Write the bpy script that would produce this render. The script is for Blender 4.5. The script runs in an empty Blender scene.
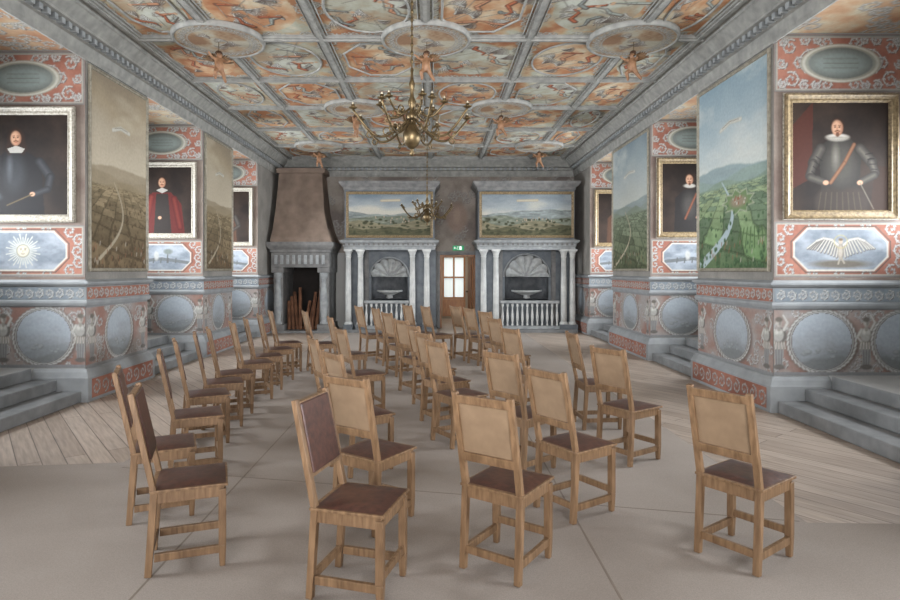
import bpy, bmesh, math, random
import numpy as np
from mathutils import Vector, Matrix
S=bpy.context.scene; COL=S.collection
S.view_settings.view_transform='Standard'
PI=math.pi
random.seed(4)
F=600.0; CX=435.0; CY=270.0; EYE=1.65

# ------------------------------------------------------------ materials
def mat(name,c,rough=.6,var=.15,scale=6,metal=0,bump=0,stretch=None,c2=None,spec=.4):
    m=bpy.data.materials.new(name); m.use_nodes=True; nt=m.node_tree; n=nt.nodes; l=nt.links
    b=n['Principled BSDF']; b.inputs['Roughness'].default_value=rough; b.inputs['Metallic'].default_value=metal
    b.inputs['Specular IOR Level'].default_value=spec
    lin=[(x/255)**2.2 for x in c]
    lo=[x*(1-var) for x in lin] if c2 is None else [(x/255)**2.2 for x in c2]
    hi=[min(1,x*(1+var)) for x in lin]
    tc=n.new('ShaderNodeTexCoord'); mp=n.new('ShaderNodeMapping'); no=n.new('ShaderNodeTexNoise')
    if stretch: mp.inputs['Scale'].default_value=stretch
    l.new(tc.outputs['Object'],mp.inputs['Vector']); l.new(mp.outputs['Vector'],no.inputs['Vector'])
    no.inputs['Scale'].default_value=scale; no.inputs['Detail'].default_value=6
    r=n.new('ShaderNodeValToRGB'); r.color_ramp.elements[0].position=.28; r.color_ramp.elements[1].position=.72
    r.color_ramp.elements[0].color=(*lo,1); r.color_ramp.elements[1].color=(*hi,1)
    l.new(no.outputs['Fac'],r.inputs['Fac']); l.new(r.outputs['Color'],b.inputs['Base Color'])
    if bump:
        bp=n.new('ShaderNodeBump'); bp.inputs['Strength'].default_value=bump; bp.inputs['Distance'].default_value=.01
        l.new(no.outputs['Fac'],bp.inputs['Height']); l.new(bp.outputs['Normal'],b.inputs['Normal'])
    return m
def emis(name,c,s):
    m=bpy.data.materials.new(name); m.use_nodes=True; b=m.node_tree.nodes['Principled BSDF']
    b.inputs['Base Color'].default_value=(*[(x/255)**2.2 for x in c],1)
    b.inputs['Emission Color'].default_value=(*[(x/255)**2.2 for x in c],1); b.inputs['Emission Strength'].default_value=s
    return m
def paintmat(name,rough=.7,gain=1.0):
    m=bpy.data.materials.new(name); m.use_nodes=True; nt=m.node_tree; n=nt.nodes; l=nt.links
    b=n['Principled BSDF']; b.inputs['Roughness'].default_value=rough; b.inputs['Specular IOR Level'].default_value=.15
    a=n.new('ShaderNodeAttribute'); a.attribute_name='Col'
    tc=n.new('ShaderNodeTexCoord'); no=n.new('ShaderNodeTexNoise'); no.inputs['Scale'].default_value=25; no.inputs['Detail'].default_value=5
    l.new(tc.outputs['Object'],no.inputs['Vector'])
    mr=n.new('ShaderNodeMapRange'); mr.inputs['From Min'].default_value=.3; mr.inputs['From Max'].default_value=.7
    mr.inputs['To Min'].default_value=.92*gain; mr.inputs['To Max'].default_value=1.06*gain
    l.new(no.outputs['Fac'],mr.inputs['Value'])
    mx=n.new('ShaderNodeVectorMath'); mx.operation='SCALE'
    l.new(a.outputs['Color'],mx.inputs[0]); l.new(mr.outputs['Result'],mx.inputs['Scale'])
    l.new(mx.outputs[0],b.inputs['Base Color'])
    return m
M={}
M['paint']=paintmat('painted_plaster'); M['canvas']=paintmat('oil_canvas',.65,.92)
M['wall']=mat('wall_grey',(150,149,146),.85,.05,2)
M['mould']=mat('moulding_grey',(144,147,148),.7,.05,5,c2=(126,129,131))
M['rib']=mat('ceiling_rib',(154,153,147),.7,.05,8,c2=(124,124,121))
M['stone']=mat('step_stone',(126,127,127),.7,.06,5,c2=(102,104,105),bump=.08)
M['oak']=mat('oak',(132,105,79),.48,.08,9,stretch=(5,5,.7),c2=(94,72,52),bump=.04)
M['panel']=mat('back_panel_tan',(134,112,89),.8,.04,9,c2=(119,98,77))
M['leather']=mat('brown_leather',(84,56,48),.34,.08,30,c2=(58,41,37),bump=.1,spec=.5)
M['brass']=mat('old_brass',(112,96,70),.38,.2,12,metal=.7,c2=(68,57,41))
M['cand']=mat('candle',(180,170,148),.5,.05)
M['gilt']=mat('gilt_frame',(142,124,94),.5,.15,30,c2=(90,75,54),bump=.2)
M['silver']=mat('silver_frame',(174,168,156),.5,.12,40,c2=(118,112,100),bump=.2)
M['thin']=mat('thin_frame',(150,145,131),.5,.1,20,c2=(118,112,98))
M['black']=mat('dark_edge',(34,28,26),.5,.1)
M['marble']=mat('column_marble',(194,195,191),.4,.05,6,c2=(166,168,168))
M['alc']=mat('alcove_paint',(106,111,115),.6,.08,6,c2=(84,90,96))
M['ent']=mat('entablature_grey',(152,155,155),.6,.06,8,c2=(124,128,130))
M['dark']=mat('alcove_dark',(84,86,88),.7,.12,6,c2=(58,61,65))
M['shell']=mat('shell_grey',(178,180,178),.6,.05,10,c2=(148,151,152))
M['hood']=mat('chimney_hood',(144,127,114),.8,.06,2.5,c2=(106,92,83))
M['fstone']=mat('fireplace_stone',(124,123,121),.7,.08,7,c2=(96,96,96))
M['soot']=mat('soot',(40,36,34),.95,.2)
M['log']=mat('firewood',(118,84,64),.85,.3,12,stretch=(1,1,.3),c2=(72,48,36),bump=.4)
M['white']=mat('white_paint',(206,206,202),.5,.05)
M['orange']=mat('brown_door_wood',(156,108,66),.45,.1,6,stretch=(6,6,1),c2=(126,82,48))
M['skin']=mat('putto_skin',(150,114,86),.5,.15,14,c2=(112,80,58))
M['wing']=mat('putto_wing',(120,94,68),.5,.2,20,c2=(80,59,42))
M['hair']=mat('putto_hair',(72,51,36),.6,.2,30)
M['green']=emis('sign_green',(10,130,80),.6); M['swhite']=emis('sign_white',(235,245,240),.7)
M['pane']=emis('window_daylight',(225,235,245),1.2); M['pane2']=emis('far_window_daylight',(206,216,216),.7)
M['plain']=mat('plain_plaster',(172,170,165),.85,.06,3); M['warm']=mat('far_room_plaster',(150,138,120),.85,.06,3)

def floor_mat():
    m=bpy.data.materials.new('floor_boards'); m.use_nodes=True; nt=m.node_tree; n=nt.nodes; l=nt.links
    b=n['Principled BSDF']; b.inputs['Roughness'].default_value=.42
    tc=n.new('ShaderNodeTexCoord'); mp=n.new('ShaderNodeMapping'); mp.inputs['Rotation'].default_value=(0,0,math.radians(52))
    br=n.new('ShaderNodeTexBrick'); l.new(tc.outputs['Object'],mp.inputs['Vector']); l.new(mp.outputs['Vector'],br.inputs['Vector'])
    br.inputs['Scale'].default_value=1; br.inputs['Brick Width'].default_value=2.6; br.inputs['Row Height'].default_value=.17
    br.inputs['Mortar Size'].default_value=.0045; br.inputs['Color1'].default_value=(.31,.245,.195,1); br.inputs['Color2'].default_value=(.41,.335,.275,1)
    br.inputs['Mortar'].default_value=(.13,.10,.08,1); br.offset=.37
    no=n.new('ShaderNodeTexNoise'); no.inputs['Scale'].default_value=3; no.inputs['Detail'].default_value=8
    mp2=n.new('ShaderNodeMapping'); mp2.inputs['Scale'].default_value=(1,12,1); l.new(mp.outputs['Vector'],mp2.inputs['Vector']); l.new(mp2.outputs['Vector'],no.inputs['Vector'])
    mr=n.new('ShaderNodeMapRange'); mr.inputs['From Min'].default_value=.25; mr.inputs['From Max'].default_value=.75; mr.inputs['To Min'].default_value=.7; mr.inputs['To Max'].default_value=1.22; l.new(no.outputs['Fac'],mr.inputs['Value'])
    mx=n.new('ShaderNodeVectorMath'); mx.operation='SCALE'; l.new(br.outputs['Color'],mx.inputs[0]); l.new(mr.outputs['Result'],mx.inputs['Scale'])
    l.new(mx.outputs[0],b.inputs['Base Color']); return m
def carpet_mat():
    m=bpy.data.materials.new('carpet_weave'); m.use_nodes=True; nt=m.node_tree; n=nt.nodes; l=nt.links
    b=n['Principled BSDF']; b.inputs['Roughness'].default_value=.9; b.inputs['Specular IOR Level'].default_value=.15
    tc=n.new('ShaderNodeTexCoord')
    no=n.new('ShaderNodeTexNoise'); no.inputs['Scale'].default_value=.8; no.inputs['Detail'].default_value=4
    fi=n.new('ShaderNodeTexNoise'); fi.inputs['Scale'].default_value=150; fi.inputs['Detail'].default_value=2
    l.new(tc.outputs['Object'],no.inputs['Vector']); l.new(tc.outputs['Object'],fi.inputs['Vector'])
    r=n.new('ShaderNodeValToRGB'); r.color_ramp.elements[0].position=.3; r.color_ramp.elements[1].position=.7
    r.color_ramp.elements[0].color=(.272,.234,.205,1); r.color_ramp.elements[1].color=(.335,.295,.262,1)
    l.new(no.outputs['Fac'],r.inputs['Fac'])
    mr=n.new('ShaderNodeMapRange'); mr.inputs['To Min'].default_value=.72; mr.inputs['To Max'].default_value=1.28; l.new(fi.outputs['Fac'],mr.inputs['Value'])
    mx=n.new('ShaderNodeVectorMath'); mx.operation='SCALE'; l.new(r.outputs['Color'],mx.inputs[0]); l.new(mr.outputs['Result'],mx.inputs['Scale'])
    l.new(mx.outputs[0],b.inputs['Base Color'])
    return m
M['floor']=floor_mat(); M['carpet']=carpet_mat(); M['seam']=mat('carpet_seam',(124,113,103),.95,.1)

# ------------------------------------------------------------ mesh builder
class MB:
    def __init__(s): s.v=[]; s.f=[]
    def add(s,vs,fs):
        o=len(s.v); s.v+=[tuple(p) for p in vs]; s.f+=[tuple(i+o for i in f) for f in fs]; return s
    def box(s,x0,y0,z0,x1,y1,z1):
        vs=[(x0,y0,z0),(x1,y0,z0),(x1,y1,z0),(x0,y1,z0),(x0,y0,z1),(x1,y0,z1),(x1,y1,z1),(x0,y1,z1)]
        return s.add(vs,[(0,3,2,1),(4,5,6,7),(0,1,5,4),(1,2,6,5),(2,3,7,6),(3,0,4,7)])
    def bar(s,a,b,w,h=None,w2=None,up=(0,0,1)):
        h=h or w; w2=w2 or w; a=Vector(a); b=Vector(b); d=(b-a).normalized(); u=Vector(up)
        if abs(d.dot(u))>.95: u=Vector((0,1,0))
        x=d.cross(u).normalized(); y=x.cross(d).normalized(); vs=[]
        for p,k in((a,1),(b,w2/w)):
            for sx,sy in((-1,-1),(1,-1),(1,1),(-1,1)): vs.append(p+x*sx*w/2*k+y*sy*h/2*k)
        return s.add(vs,[(0,3,2,1),(4,5,6,7),(0,1,5,4),(1,2,6,5),(2,3,7,6),(3,0,4,7)])
    def lathe(s,prof,c=(0,0,0),n=20,a0=0,a1=2*PI):
        full=abs(a1-a0-2*PI)<1e-6; m=n if full else n+1; vs=[];fs=[]
        for r,z in prof:
            for i in range(m):
                a=a0+(a1-a0)*i/n; vs.append((c[0]+r*math.cos(a),c[1]+r*math.sin(a),c[2]+z))
        for j in range(len(prof)-1):
            for i in range(n):
                k=(i+1)%m; fs.append((j*m+i,j*m+k,(j+1)*m+k,(j+1)*m+i))
        if full:
            if prof[0][0]>1e-4: fs.append(tuple(range(m))[::-1])
            if prof[-1][0]>1e-4: fs.append(tuple((len(prof)-1)*m+i for i in range(m)))
        return s.add(vs,fs)
    def tube(s,pts,r,n=8,closed=False):
        pts=[Vector(p) for p in pts]; N=len(pts); rs=r if hasattr(r,'__len__') else [r]*N; vs=[];fs=[]; px=None
        for i,p in enumerate(pts):
            if closed: d=pts[(i+1)%N]-pts[i-1]
            else: d=pts[min(i+1,N-1)]-pts[max(i-1,0)]
            d.normalize()
            if px is None:
                px=d.cross(Vector((0,0,1)))
                if px.length<.1: px=d.cross(Vector((0,1,0)))
            px=(px-d*px.dot(d)).normalized(); py=d.cross(px)
            for k in range(n):
                a=2*PI*k/n; vs.append(p+px*math.cos(a)*rs[i]+py*math.sin(a)*rs[i])
        for i in range(N if closed else N-1):
            j=(i+1)%N
            for k in range(n): fs.append((i*n+k,i*n+(k+1)%n,j*n+(k+1)%n,j*n+k))
        if not closed: fs+= [tuple(range(n))[::-1],tuple((N-1)*n+k for k in range(n))]
        return s.add(vs,fs)
    def sphere(s,c,r,n=10,sc=(1,1,1)):
        b=MB(); b.lathe([(max(1e-5,math.sin(PI*i/n)),-math.cos(PI*i/n)) for i in range(n+1)],n=n+4)
        return s.add([(c[0]+x*r*sc[0],c[1]+y*r*sc[1],c[2]+z*r*sc[2]) for x,y,z in b.v],b.f)
    def sweep(s,path,prof,side=1,closed=False):
        P=[Vector(p) for p in path]; N=len(P); vs=[];fs=[]; K=len(prof)
        for i in range(N):
            ns=[]
            if closed or i>0:
                d=(P[i]-P[i-1]).normalized(); ns.append(Vector((-d.y,d.x))*side)
            if closed or i<N-1:
                d=(P[(i+1)%N]-P[i]).normalized(); ns.append(Vector((-d.y,d.x))*side)
            if len(ns)==2:
                m=(ns[0]+ns[1]).normalized(); m=m/max(.3,m.dot(ns[0]))
            else: m=ns[0]
            for o,z in prof: vs.append((P[i].x+m.x*o,P[i].y+m.y*o,z))
        for i in range(N if closed else N-1):
            j=(i+1)%N
            for k in range(K-1): fs.append((i*K+k,j*K+k,j*K+k+1,i*K+k+1))
        return s.add(vs,fs)
    def rectframe(s,w,h,prof):
        vs=[];fs=[]
        for ins,o in prof:
            vs+=[(-w/2+ins,-o,ins),(w/2-ins,-o,ins),(w/2-ins,-o,h-ins),(-w/2+ins,-o,h-ins)]
        for j in range(len(prof)-1):
            for i in range(4): fs.append((j*4+i,j*4+(i+1)%4,(j+1)*4+(i+1)%4,(j+1)*4+i))
        return s.add(vs,fs)
    def build(s,name,m,parent=None,smooth=False,bevel=0,fix=True):
        me=bpy.data.meshes.new(name); me.from_pydata(s.v,[],s.f)
        if fix:
            b=bmesh.new(); b.from_mesh(me); bmesh.ops.recalc_face_normals(b,faces=b.faces); b.to_mesh(me); b.free()
        if smooth: me.polygons.foreach_set('use_smooth',[True]*len(me.polygons))
        me.materials.append(M[m] if isinstance(m,str) else m)
        o=bpy.data.objects.new(name,me); COL.objects.link(o)
        if parent: o.parent=parent
        if bevel:
            bv=o.modifiers.new('b','BEVEL'); bv.width=bevel; bv.segments=2; bv.limit_method='ANGLE'
        return o
def thing(name,label,cat,loc=(0,0,0),rz=0,group=None):
    o=bpy.data.objects.new(name,None); COL.objects.link(o); o.location=loc; o.rotation_euler=(0,0,rz); o.empty_display_size=.1
    o['label']=label; o['category']=cat
    if group: o['group']=group
    return o
def tag(o,label,cat,group=None):
    o['label']=label; o['category']=cat
    if group: o['group']=group
    return o
def struct(o): o['kind']='structure'; return o
def dup(root,loc,rz,label,group=None):
    r=root.copy(); COL.objects.link(r); r.location=loc; r.rotation_euler=(0,0,rz); r['label']=label
    if group: r['group']=group
    for ch in list(root.children):
        c=ch.copy(); COL.objects.link(c); c.parent=r
        for g in list(ch.children):
            d=g.copy(); COL.objects.link(d); d.parent=c
    return r

# ------------------------------------------------------------ painter (vertex colours computed by formula)
_T={}
def vn(X,Y,sc,seed):
    if seed not in _T: _T[seed]=np.random.RandomState(seed).rand(64,64)
    t=_T[seed]; x=X/sc; y=Y/sc; xi=np.floor(x).astype(int); yi=np.floor(y).astype(int); fx=x-xi; fy=y-yi
    fx=fx*fx*(3-2*fx); fy=fy*fy*(3-2*fy)
    g=lambda a,b:t[a%64,b%64]
    return (g(xi,yi)*(1-fx)+g(xi+1,yi)*fx)*(1-fy)+(g(xi,yi+1)*(1-fx)+g(xi+1,yi+1)*fx)*fy
def fbm(X,Y,sc,seed,o=4):
    r=0;a=.5;t=0
    for i in range(o): r=r+a*vn(X,Y,sc,seed+i); t+=a; a*=.55; sc*=.5
    return r/t
class Cv:
    def __init__(s,w,h,res):
        s.w=w;s.h=h;s.res=res; s.nx=max(2,int(w/res)+1); s.ny=max(2,int(h/res)+1)
        s.X,s.Y=np.meshgrid(np.linspace(0,w,s.nx),np.linspace(0,h,s.ny)); s.C=np.zeros((s.ny,s.nx,3)); s.soft=res*1.2
    def ramp(s,f,stops):
        xs=[a for a,_ in stops]; return np.stack([np.interp(f,xs,[c[i] for _,c in stops]) for i in range(3)],-1)
    def nf(s,stops,sc,seed): s.C[:]=s.ramp(fbm(s.X,s.Y,sc,seed),stops); return s
    def over(s,m,c):
        m=np.clip(m,0,1)[...,None]; s.C=s.C*(1-m)+np.asarray(c,float)*m
    def dell(s,cx,cy,rx,ry): return np.sqrt(((s.X-cx)/rx)**2+((s.Y-cy)/ry)**2)
    def ell(s,cx,cy,rx,ry,c,soft=None,a=1): s.over(np.clip((1-s.dell(cx,cy,rx,ry))*min(rx,ry)/(soft or s.soft)+.5,0,1)*a,c)
    def ring(s,cx,cy,rx,ry,w,c,hi=None):
        d=(s.dell(cx,cy,rx,ry)-1)*min(rx,ry); m=(w/2-abs(d))/s.soft+.5; s.over(m,c)
        if hi is not None: s.over((w/5-abs(d-w*.1))/s.soft+.5,hi)
    def poly(s,pts,c):
        ins=np.zeros(s.X.shape,bool); n=len(pts)
        for i in range(n):
            x0,y0=pts[i];x1,y1=pts[(i+1)%n]
            if y0==y1: continue
            cnd=((y0>s.Y)!=(y1>s.Y))&(s.X<(x1-x0)*(s.Y-y0)/(y1-y0)+x0); ins^=cnd
        s.over(ins.astype(float),c)
    def rect(s,x0,y0,x1,y1,c): s.over(((s.X>=x0)&(s.X<=x1)&(s.Y>=y0)&(s.Y<=y1)).astype(float),c)
    def box(s,x0,y0,x1,y1,w,c):
        d=np.minimum(np.minimum(s.X-x0,x1-s.X),np.minimum(s.Y-y0,y1-s.Y)); s.over((w/2-abs(d-w/2))/s.soft+.5,c)
    def stroke(s,pts,w0,c,w1=None,hi=None):
        w1=w0 if w1 is None else w1; n=len(pts)-1; dx=s.w/(s.nx-1); dy=s.h/(s.ny-1); c=np.asarray(c,float)
        for i in range(n):
            w=w0+(w1-w0)*(i/max(1,n-1)); (ax,ay),(bx,by)=pts[i],pts[i+1]; q=w+s.soft
            i0=max(0,int((min(ax,bx)-q)/dx)); i1=min(s.nx,int((max(ax,bx)+q)/dx)+2)
            j0=max(0,int((min(ay,by)-q)/dy)); j1=min(s.ny,int((max(ay,by)+q)/dy)+2)
            if i0>=i1 or j0>=j1: continue
            X=s.X[j0:j1,i0:i1];Y=s.Y[j0:j1,i0:i1]; L=(bx-ax)**2+(by-ay)**2+1e-12
            t=np.clip(((X-ax)*(bx-ax)+(Y-ay)*(by-ay))/L,0,1); d=np.hypot(X-ax-t*(bx-ax),Y-ay-t*(by-ay))
            m=np.clip((w-d)/s.soft+.5,0,1)[...,None]; col=c
            if hi is not None:
                k=np.clip(1-d/max(w,1e-6),0,1)[...,None]; col=c*(1-k)+np.asarray(hi,float)*k
            s.C[j0:j1,i0:i1]=s.C[j0:j1,i0:i1]*(1-m)+col*m
def spiral(cx,cy,r,a0,turns,d,n=26):
    return [(cx+r*(1-t)**.75*math.cos(a0+d*turns*2*PI*t),cy+r*(1-t)**.75*math.sin(a0+d*turns*2*PI*t)) for t in [i/n for i in range(n)]]
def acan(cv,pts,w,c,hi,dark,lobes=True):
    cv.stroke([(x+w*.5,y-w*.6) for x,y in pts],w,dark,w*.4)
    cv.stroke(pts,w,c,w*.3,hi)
    if lobes:
        for i in range(2,len(pts)-3,3):
            (ax,ay),(bx,by)=pts[i],pts[i+1]; dx,dy=bx-ax,by-ay; L=math.hypot(dx,dy)+1e-9; dx/=L;dy/=L
            for sg in(-1,1):
                e=w*2.6*(1-.6*i/len(pts)); q=[(ax,ay),(ax+dx*e*.4-dy*sg*e*.7,ay+dy*e*.4+dx*sg*e*.7),(ax+dx*e-dy*sg*e,ay+dy*e+dx*sg*e)]
                cv.stroke(q,w*.7,c,w*.25,hi)
def rinceau(cv,x0,y0,x1,y1,w,c,hi,dark):
    h=y1-y0; n=max(1,round((x1-x0)/(h*.95))); cw=(x1-x0)/n
    for i in range(n):
        cx=x0+cw*(i+.5); cy=(y0+y1)/2; r=min(cw,h)*.46; d=1 if i%2 else -1
        acan(cv,spiral(cx,cy,r,-PI/2*d if i%2 else PI/2,1.4,d),w,c,hi,dark)
GREY=(140,141,140); LGREY=(190,190,185); DGREY=(88,79,75)
def canvas(name,cv,parent,loc,rz=0,rx=0,keep=None,m='paint',sc=(1,1,1),me=None,x0=0):
    if me is None:
        me=bpy.data.meshes.new(name); nx,ny=cv.nx,cv.ny
        co=np.stack([cv.X.ravel()+x0,np.zeros(nx*ny),cv.Y.ravel()],-1)
        i=(np.arange(ny-1)[:,None]*nx+np.arange(nx-1)[None,:]).ravel()
        if keep is not None:
            kk=keep(cv.X,cv.Y)[:-1,:-1].ravel(); i=i[kk]
        fs=np.stack([i,i+1,i+nx+1,i+nx],-1)
        me.from_pydata(co.tolist(),[],fs.tolist())
        a=me.color_attributes.new('Col','FLOAT_COLOR','POINT')
        c=np.ones((nx*ny,4)); c[:,:3]=(np.clip(cv.C,0,255).reshape(-1,3)/255)**2.2
        a.data.foreach_set('color',c.ravel().astype(np.float32)); me.materials.append(M[m])
    o=bpy.data.objects.new(name,me); COL.objects.link(o); o.location=loc; o.rotation_euler=(rx,0,rz); o.scale=sc
    if parent: o.parent=parent
    return o

RED=(156,110,95); RED2=(134,90,77)
def top_panel(w,h,seed,res=.010):
    cv=Cv(w,h,res); cv.nf([(.3,RED2),(.7,RED)],.3,seed)
    for sg in(0,1):
        for (cx,cy,r,a,d) in((.3,.5,.24,0,1),(.13,.22,.12,2,-1),(.12,.78,.12,1,1),(.42,.86,.1,3,1),(.42,.14,.1,3,-1),(.2,.5,.1,0,1),(.05,.5,.08,0,-1),(.24,.12,.08,1,1),(.24,.9,.08,1,-1),(.34,.12,.07,2,1),(.34,.9,.07,2,-1),(.06,.15,.07,2,1),(.06,.86,.07,2,-1)):
            X=cx*w*.9; pts=spiral(X+.02,cy*h,r*h*1.15,a,1.5,d)
            if sg: pts=[(w-x,y) for x,y in pts]
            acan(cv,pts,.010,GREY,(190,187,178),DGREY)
    cv.ell(w/2,h*.5,w*.27,h*.3,(100,102,98)); cv.ring(w/2,h*.5,w*.27,h*.3,.045,(142,139,128),(180,177,164))
    cv.ell(w/2,h*.5,w*.23,h*.2,(130,139,135),.08)
    for k in range(3): cv.stroke([(w*.37,h*(.58-.08*k)),(w*.63,h*(.58-.08*k))],.003,(104,107,100))
    cv.box(0,0,w,h,.045,(122,119,115)); cv.box(.03,.03,w-.03,h-.03,.010,(176,171,160)); return cv
def emblem_panel(w,h,kind,seed,res=.009):
    cv=Cv(w,h,res); cv.nf([(.3,RED2),(.7,RED)],.3,seed)
    for X,Y,s in((.12,.12,1),(.12,.88,-1),(.88,.12,1),(.88,.88,-1),(.06,.5,1),(.94,.5,-1),(.3,.06,1),(.7,.06,-1),(.3,.94,1),(.7,.94,-1),(.05,.3,1),(.05,.7,-1),(.95,.3,-1),(.95,.7,1),(.5,.05,1),(.5,.95,-1)):
        acan(cv,spiral(X*w,Y*h,.075,1.2*s,1.3,s),.009,GREY,LGREY,DGREY)
    a,b=.15*w,.13*h; c=.16
    oc=[(a+c,b),(w-a-c,b),(w-a,b+c),(w-a,h-b-c),(w-a-c,h-b),(a+c,h-b),(a,h-b-c),(a,b+c)]
    g=cv.ramp(fbm(cv.X,cv.Y*2,.25,seed+3),[(.3,(112,119,127)),(.7,(148,154,161))])
    tmp=cv.C.copy(); cv.poly(oc,(255,0,255)); mk=(abs(cv.C-np.array([255,0,255])).sum(-1)<1); cv.C=tmp; cv.C[mk]=g[mk]
    cx,cy=w/2,h*.5
    if kind=='sun':
        for k in range(32):
            t=2*PI*k/32; r=.215 if k%2 else .17
            cv.stroke([(cx+.07*math.cos(t),cy+.07*math.sin(t)),(cx+r*math.cos(t),cy+r*math.sin(t))],.006,(180,179,168),.001)
        cv.ell(cx,cy,.082,.082,(120,116,106)); cv.ell(cx,cy,.073,.073,(180,175,158)); cv.ell(cx-.02,cy+.02,.035,.026,(194,190,174),.03)
        for sx in(-1,1): cv.ell(cx+sx*.026,cy+.015,.010,.007,(104,98,92)); cv.stroke([(cx+sx*.04,cy+.032),(cx+sx*.013,cy+.034)],.003,(118,108,98))
        cv.stroke([(cx,cy+.01),(cx-.004,cy-.013)],.004,(150,138,120)); cv.stroke([(cx-.02,cy-.034),(cx,cy-.039),(cx+.02,cy-.034)],.003,(118,102,94))
    elif kind=='wings':
        cv.ell(cx,cy-.17,.32,.045,(104,98,90),.03)
        for sg in(-1,1):
            bow=[(cx+sg*x,cy+y) for x,y in((.03,.05),(.1,.11),(.2,.13),(.28,.10))]
            for k in range(11):
                q=k/10; i=min(2,int(q*3)); f=q*3-i; p=(bow[i][0]*(1-f)+bow[i+1][0]*f,bow[i][1]*(1-f)+bow[i+1][1]*f)
                L=.17-.06*abs(q-.5); an=-PI/2+sg*(.15+.75*q); e=(p[0]+L*math.cos(an),p[1]+L*math.sin(an))
                cv.stroke([(p[0]+.004,p[1]-.006),(e[0]+.004,e[1]-.006)],.012,(92,88,86),.006); cv.stroke([p,e],.010,(132,128,122),.005,(184,181,172))
            cv.stroke(bow,.016,(140,136,130),.012,(192,189,181))
        cv.ell(cx,cy-.03,.036,.095,(112,104,96)); cv.ell(cx-.004,cy-.025,.028,.085,(162,154,143),.02); cv.ell(cx,cy+.095,.026,.032,(168,155,139)); cv.ell(cx,cy+.115,.026,.016,(110,96,82))
        cv.ring(cx,cy+.09,.075,.075,.008,(160,148,104)); cv.stroke([(cx-.01,cy-.1),(cx-.03,cy-.17)],.010,(150,142,130)); cv.stroke([(cx+.01,cy-.1),(cx+.04,cy-.16)],.010,(150,142,130))
    else:
        cv.stroke([(a+.05,cy-.08),(cx,cy-.03),(w-a-.05,cy-.1)],.03,(102,105,107)); cv.ell(cx-.1,cy+.03,.045,.085,(164,164,160),.03); cv.stroke([(cx+.1,cy-.1),(cx+.12,cy+.12)],.009,(88,88,86)); cv.ell(cx+.12,cy+.11,.08,.05,(110,116,112),.03)
        for k in range(5): cv.stroke([(cx-.3+.14*k,cy-.1),(cx-.29+.14*k,cy-.02)],.012,(96,98,98),.006)
    for i in range(8): cv.stroke([oc[i],oc[(i+1)%8]],.010,(184,180,170)); 
    for i in range(8):
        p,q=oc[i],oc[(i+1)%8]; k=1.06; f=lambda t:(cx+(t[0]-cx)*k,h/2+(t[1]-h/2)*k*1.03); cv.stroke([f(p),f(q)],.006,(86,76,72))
    cv.box(0,0,w,h,.04,(122,119,115)); cv.box(.028,.028,w-.028,h-.028,.009,(176,170,158)); return cv
def herm(cv,x,y,h):
    b=(156,155,150);sh=(104,100,97);hi=(186,184,178)
    cv.poly([(x-.04,y),(x+.04,y),(x+.065,y+h*.5),(x-.065,y+h*.5)],(138,138,137))
    for q in(-.025,0,.025): cv.stroke([(x+q,y+.02),(x+q*1.5,y+h*.48)],.005,(104,103,103),.005)
    cv.ell(x+.012,y+h*.6,.078,h*.14,sh,.015); cv.ell(x-.008,y+h*.61,.064,h*.125,b,.015); cv.ell(x-.025,y+h*.66,.022,.03,hi,.02); cv.ell(x+.022,y+h*.66,.018,.026,(176,174,168),.02)
    cv.stroke([(x-.058,y+h*.7),(x-.105,y+h*.57),(x-.05,y+h*.47)],.018,b,.012,hi); cv.stroke([(x+.058,y+h*.7),(x+.1,y+h*.83),(x+.05,y+h*.96)],.018,b,.012,hi)
    cv.stroke([(x,y+h*.7),(x,y+h*.78)],.018,(140,136,130)); cv.ell(x,y+h*.83,.036,.05,(168,164,156)); cv.ell(x+.014,y+h*.82,.016,.036,(130,126,120),.015); cv.ell(x,y+h*.885,.042,.03,(104,99,93),.015)
    for q in range(5): cv.stroke([(x+(q-2)*.03,y+h*.47),(x+(q-2)*.036,y+h*.36)],.012,(134,126,116),.004,hi)
    cv.ell(x,y+.02,.07,.03,sh)
def medal(cv,cx,cy,rx,ry,seed):
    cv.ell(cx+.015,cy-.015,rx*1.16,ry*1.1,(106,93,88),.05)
    n=40
    for k in range(n):
        t=2*PI*k/n; X=cx+rx*1.06*math.cos(t);Y=cy+ry*1.03*math.sin(t)
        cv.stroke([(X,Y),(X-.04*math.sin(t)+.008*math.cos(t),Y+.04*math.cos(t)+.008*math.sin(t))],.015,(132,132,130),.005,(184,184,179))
    cv.ring(cx,cy,rx*.98,ry*.98,.02,(110,111,112),(180,180,175))
    m=cv.dell(cx,cy,rx*.94,ry*.95)<1; f=fbm(cv.X,cv.Y*1.8,.22,seed,4); f=f*.4+.6*np.clip((cv.Y-cy+ry)/(2*ry),0,1)
    g=cv.ramp(f,[(.12,(112,113,113)),(.3,(130,134,137)),(.42,(142,147,151)),(.6,(152,159,166)),(.9,(160,168,175))]); cv.C[m]=g[m]
    for k,(dy,am,c) in enumerate(((-.22,.05,(136,141,145)),(-.42,.06,(124,128,130)),(-.62,.05,(110,112,112)))):   # soft grisaille hills
        line=cy+ry*dy+am*np.sin(cv.X*(9-2*k)+seed+k*2)+.05*(fbm(cv.X,cv.Y*0,.15,seed+k)-.5); mm=m*np.clip((line-cv.Y)/.03,0,1)*.65; cv.over(mm,c)
    r=np.random.RandomState(seed)
    for k in range(9):
        X=cx+rx*(r.rand()-.5)*1.2; Y=cy-ry*(.3+.3*r.rand()); q=.012+.02*r.rand(); cv.ell(X,Y,q*1.5,q,(116,120,121),.012,.6); cv.ell(X-.006,Y+.008,q,q*.6,(160,163,163),.012,.5)
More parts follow.
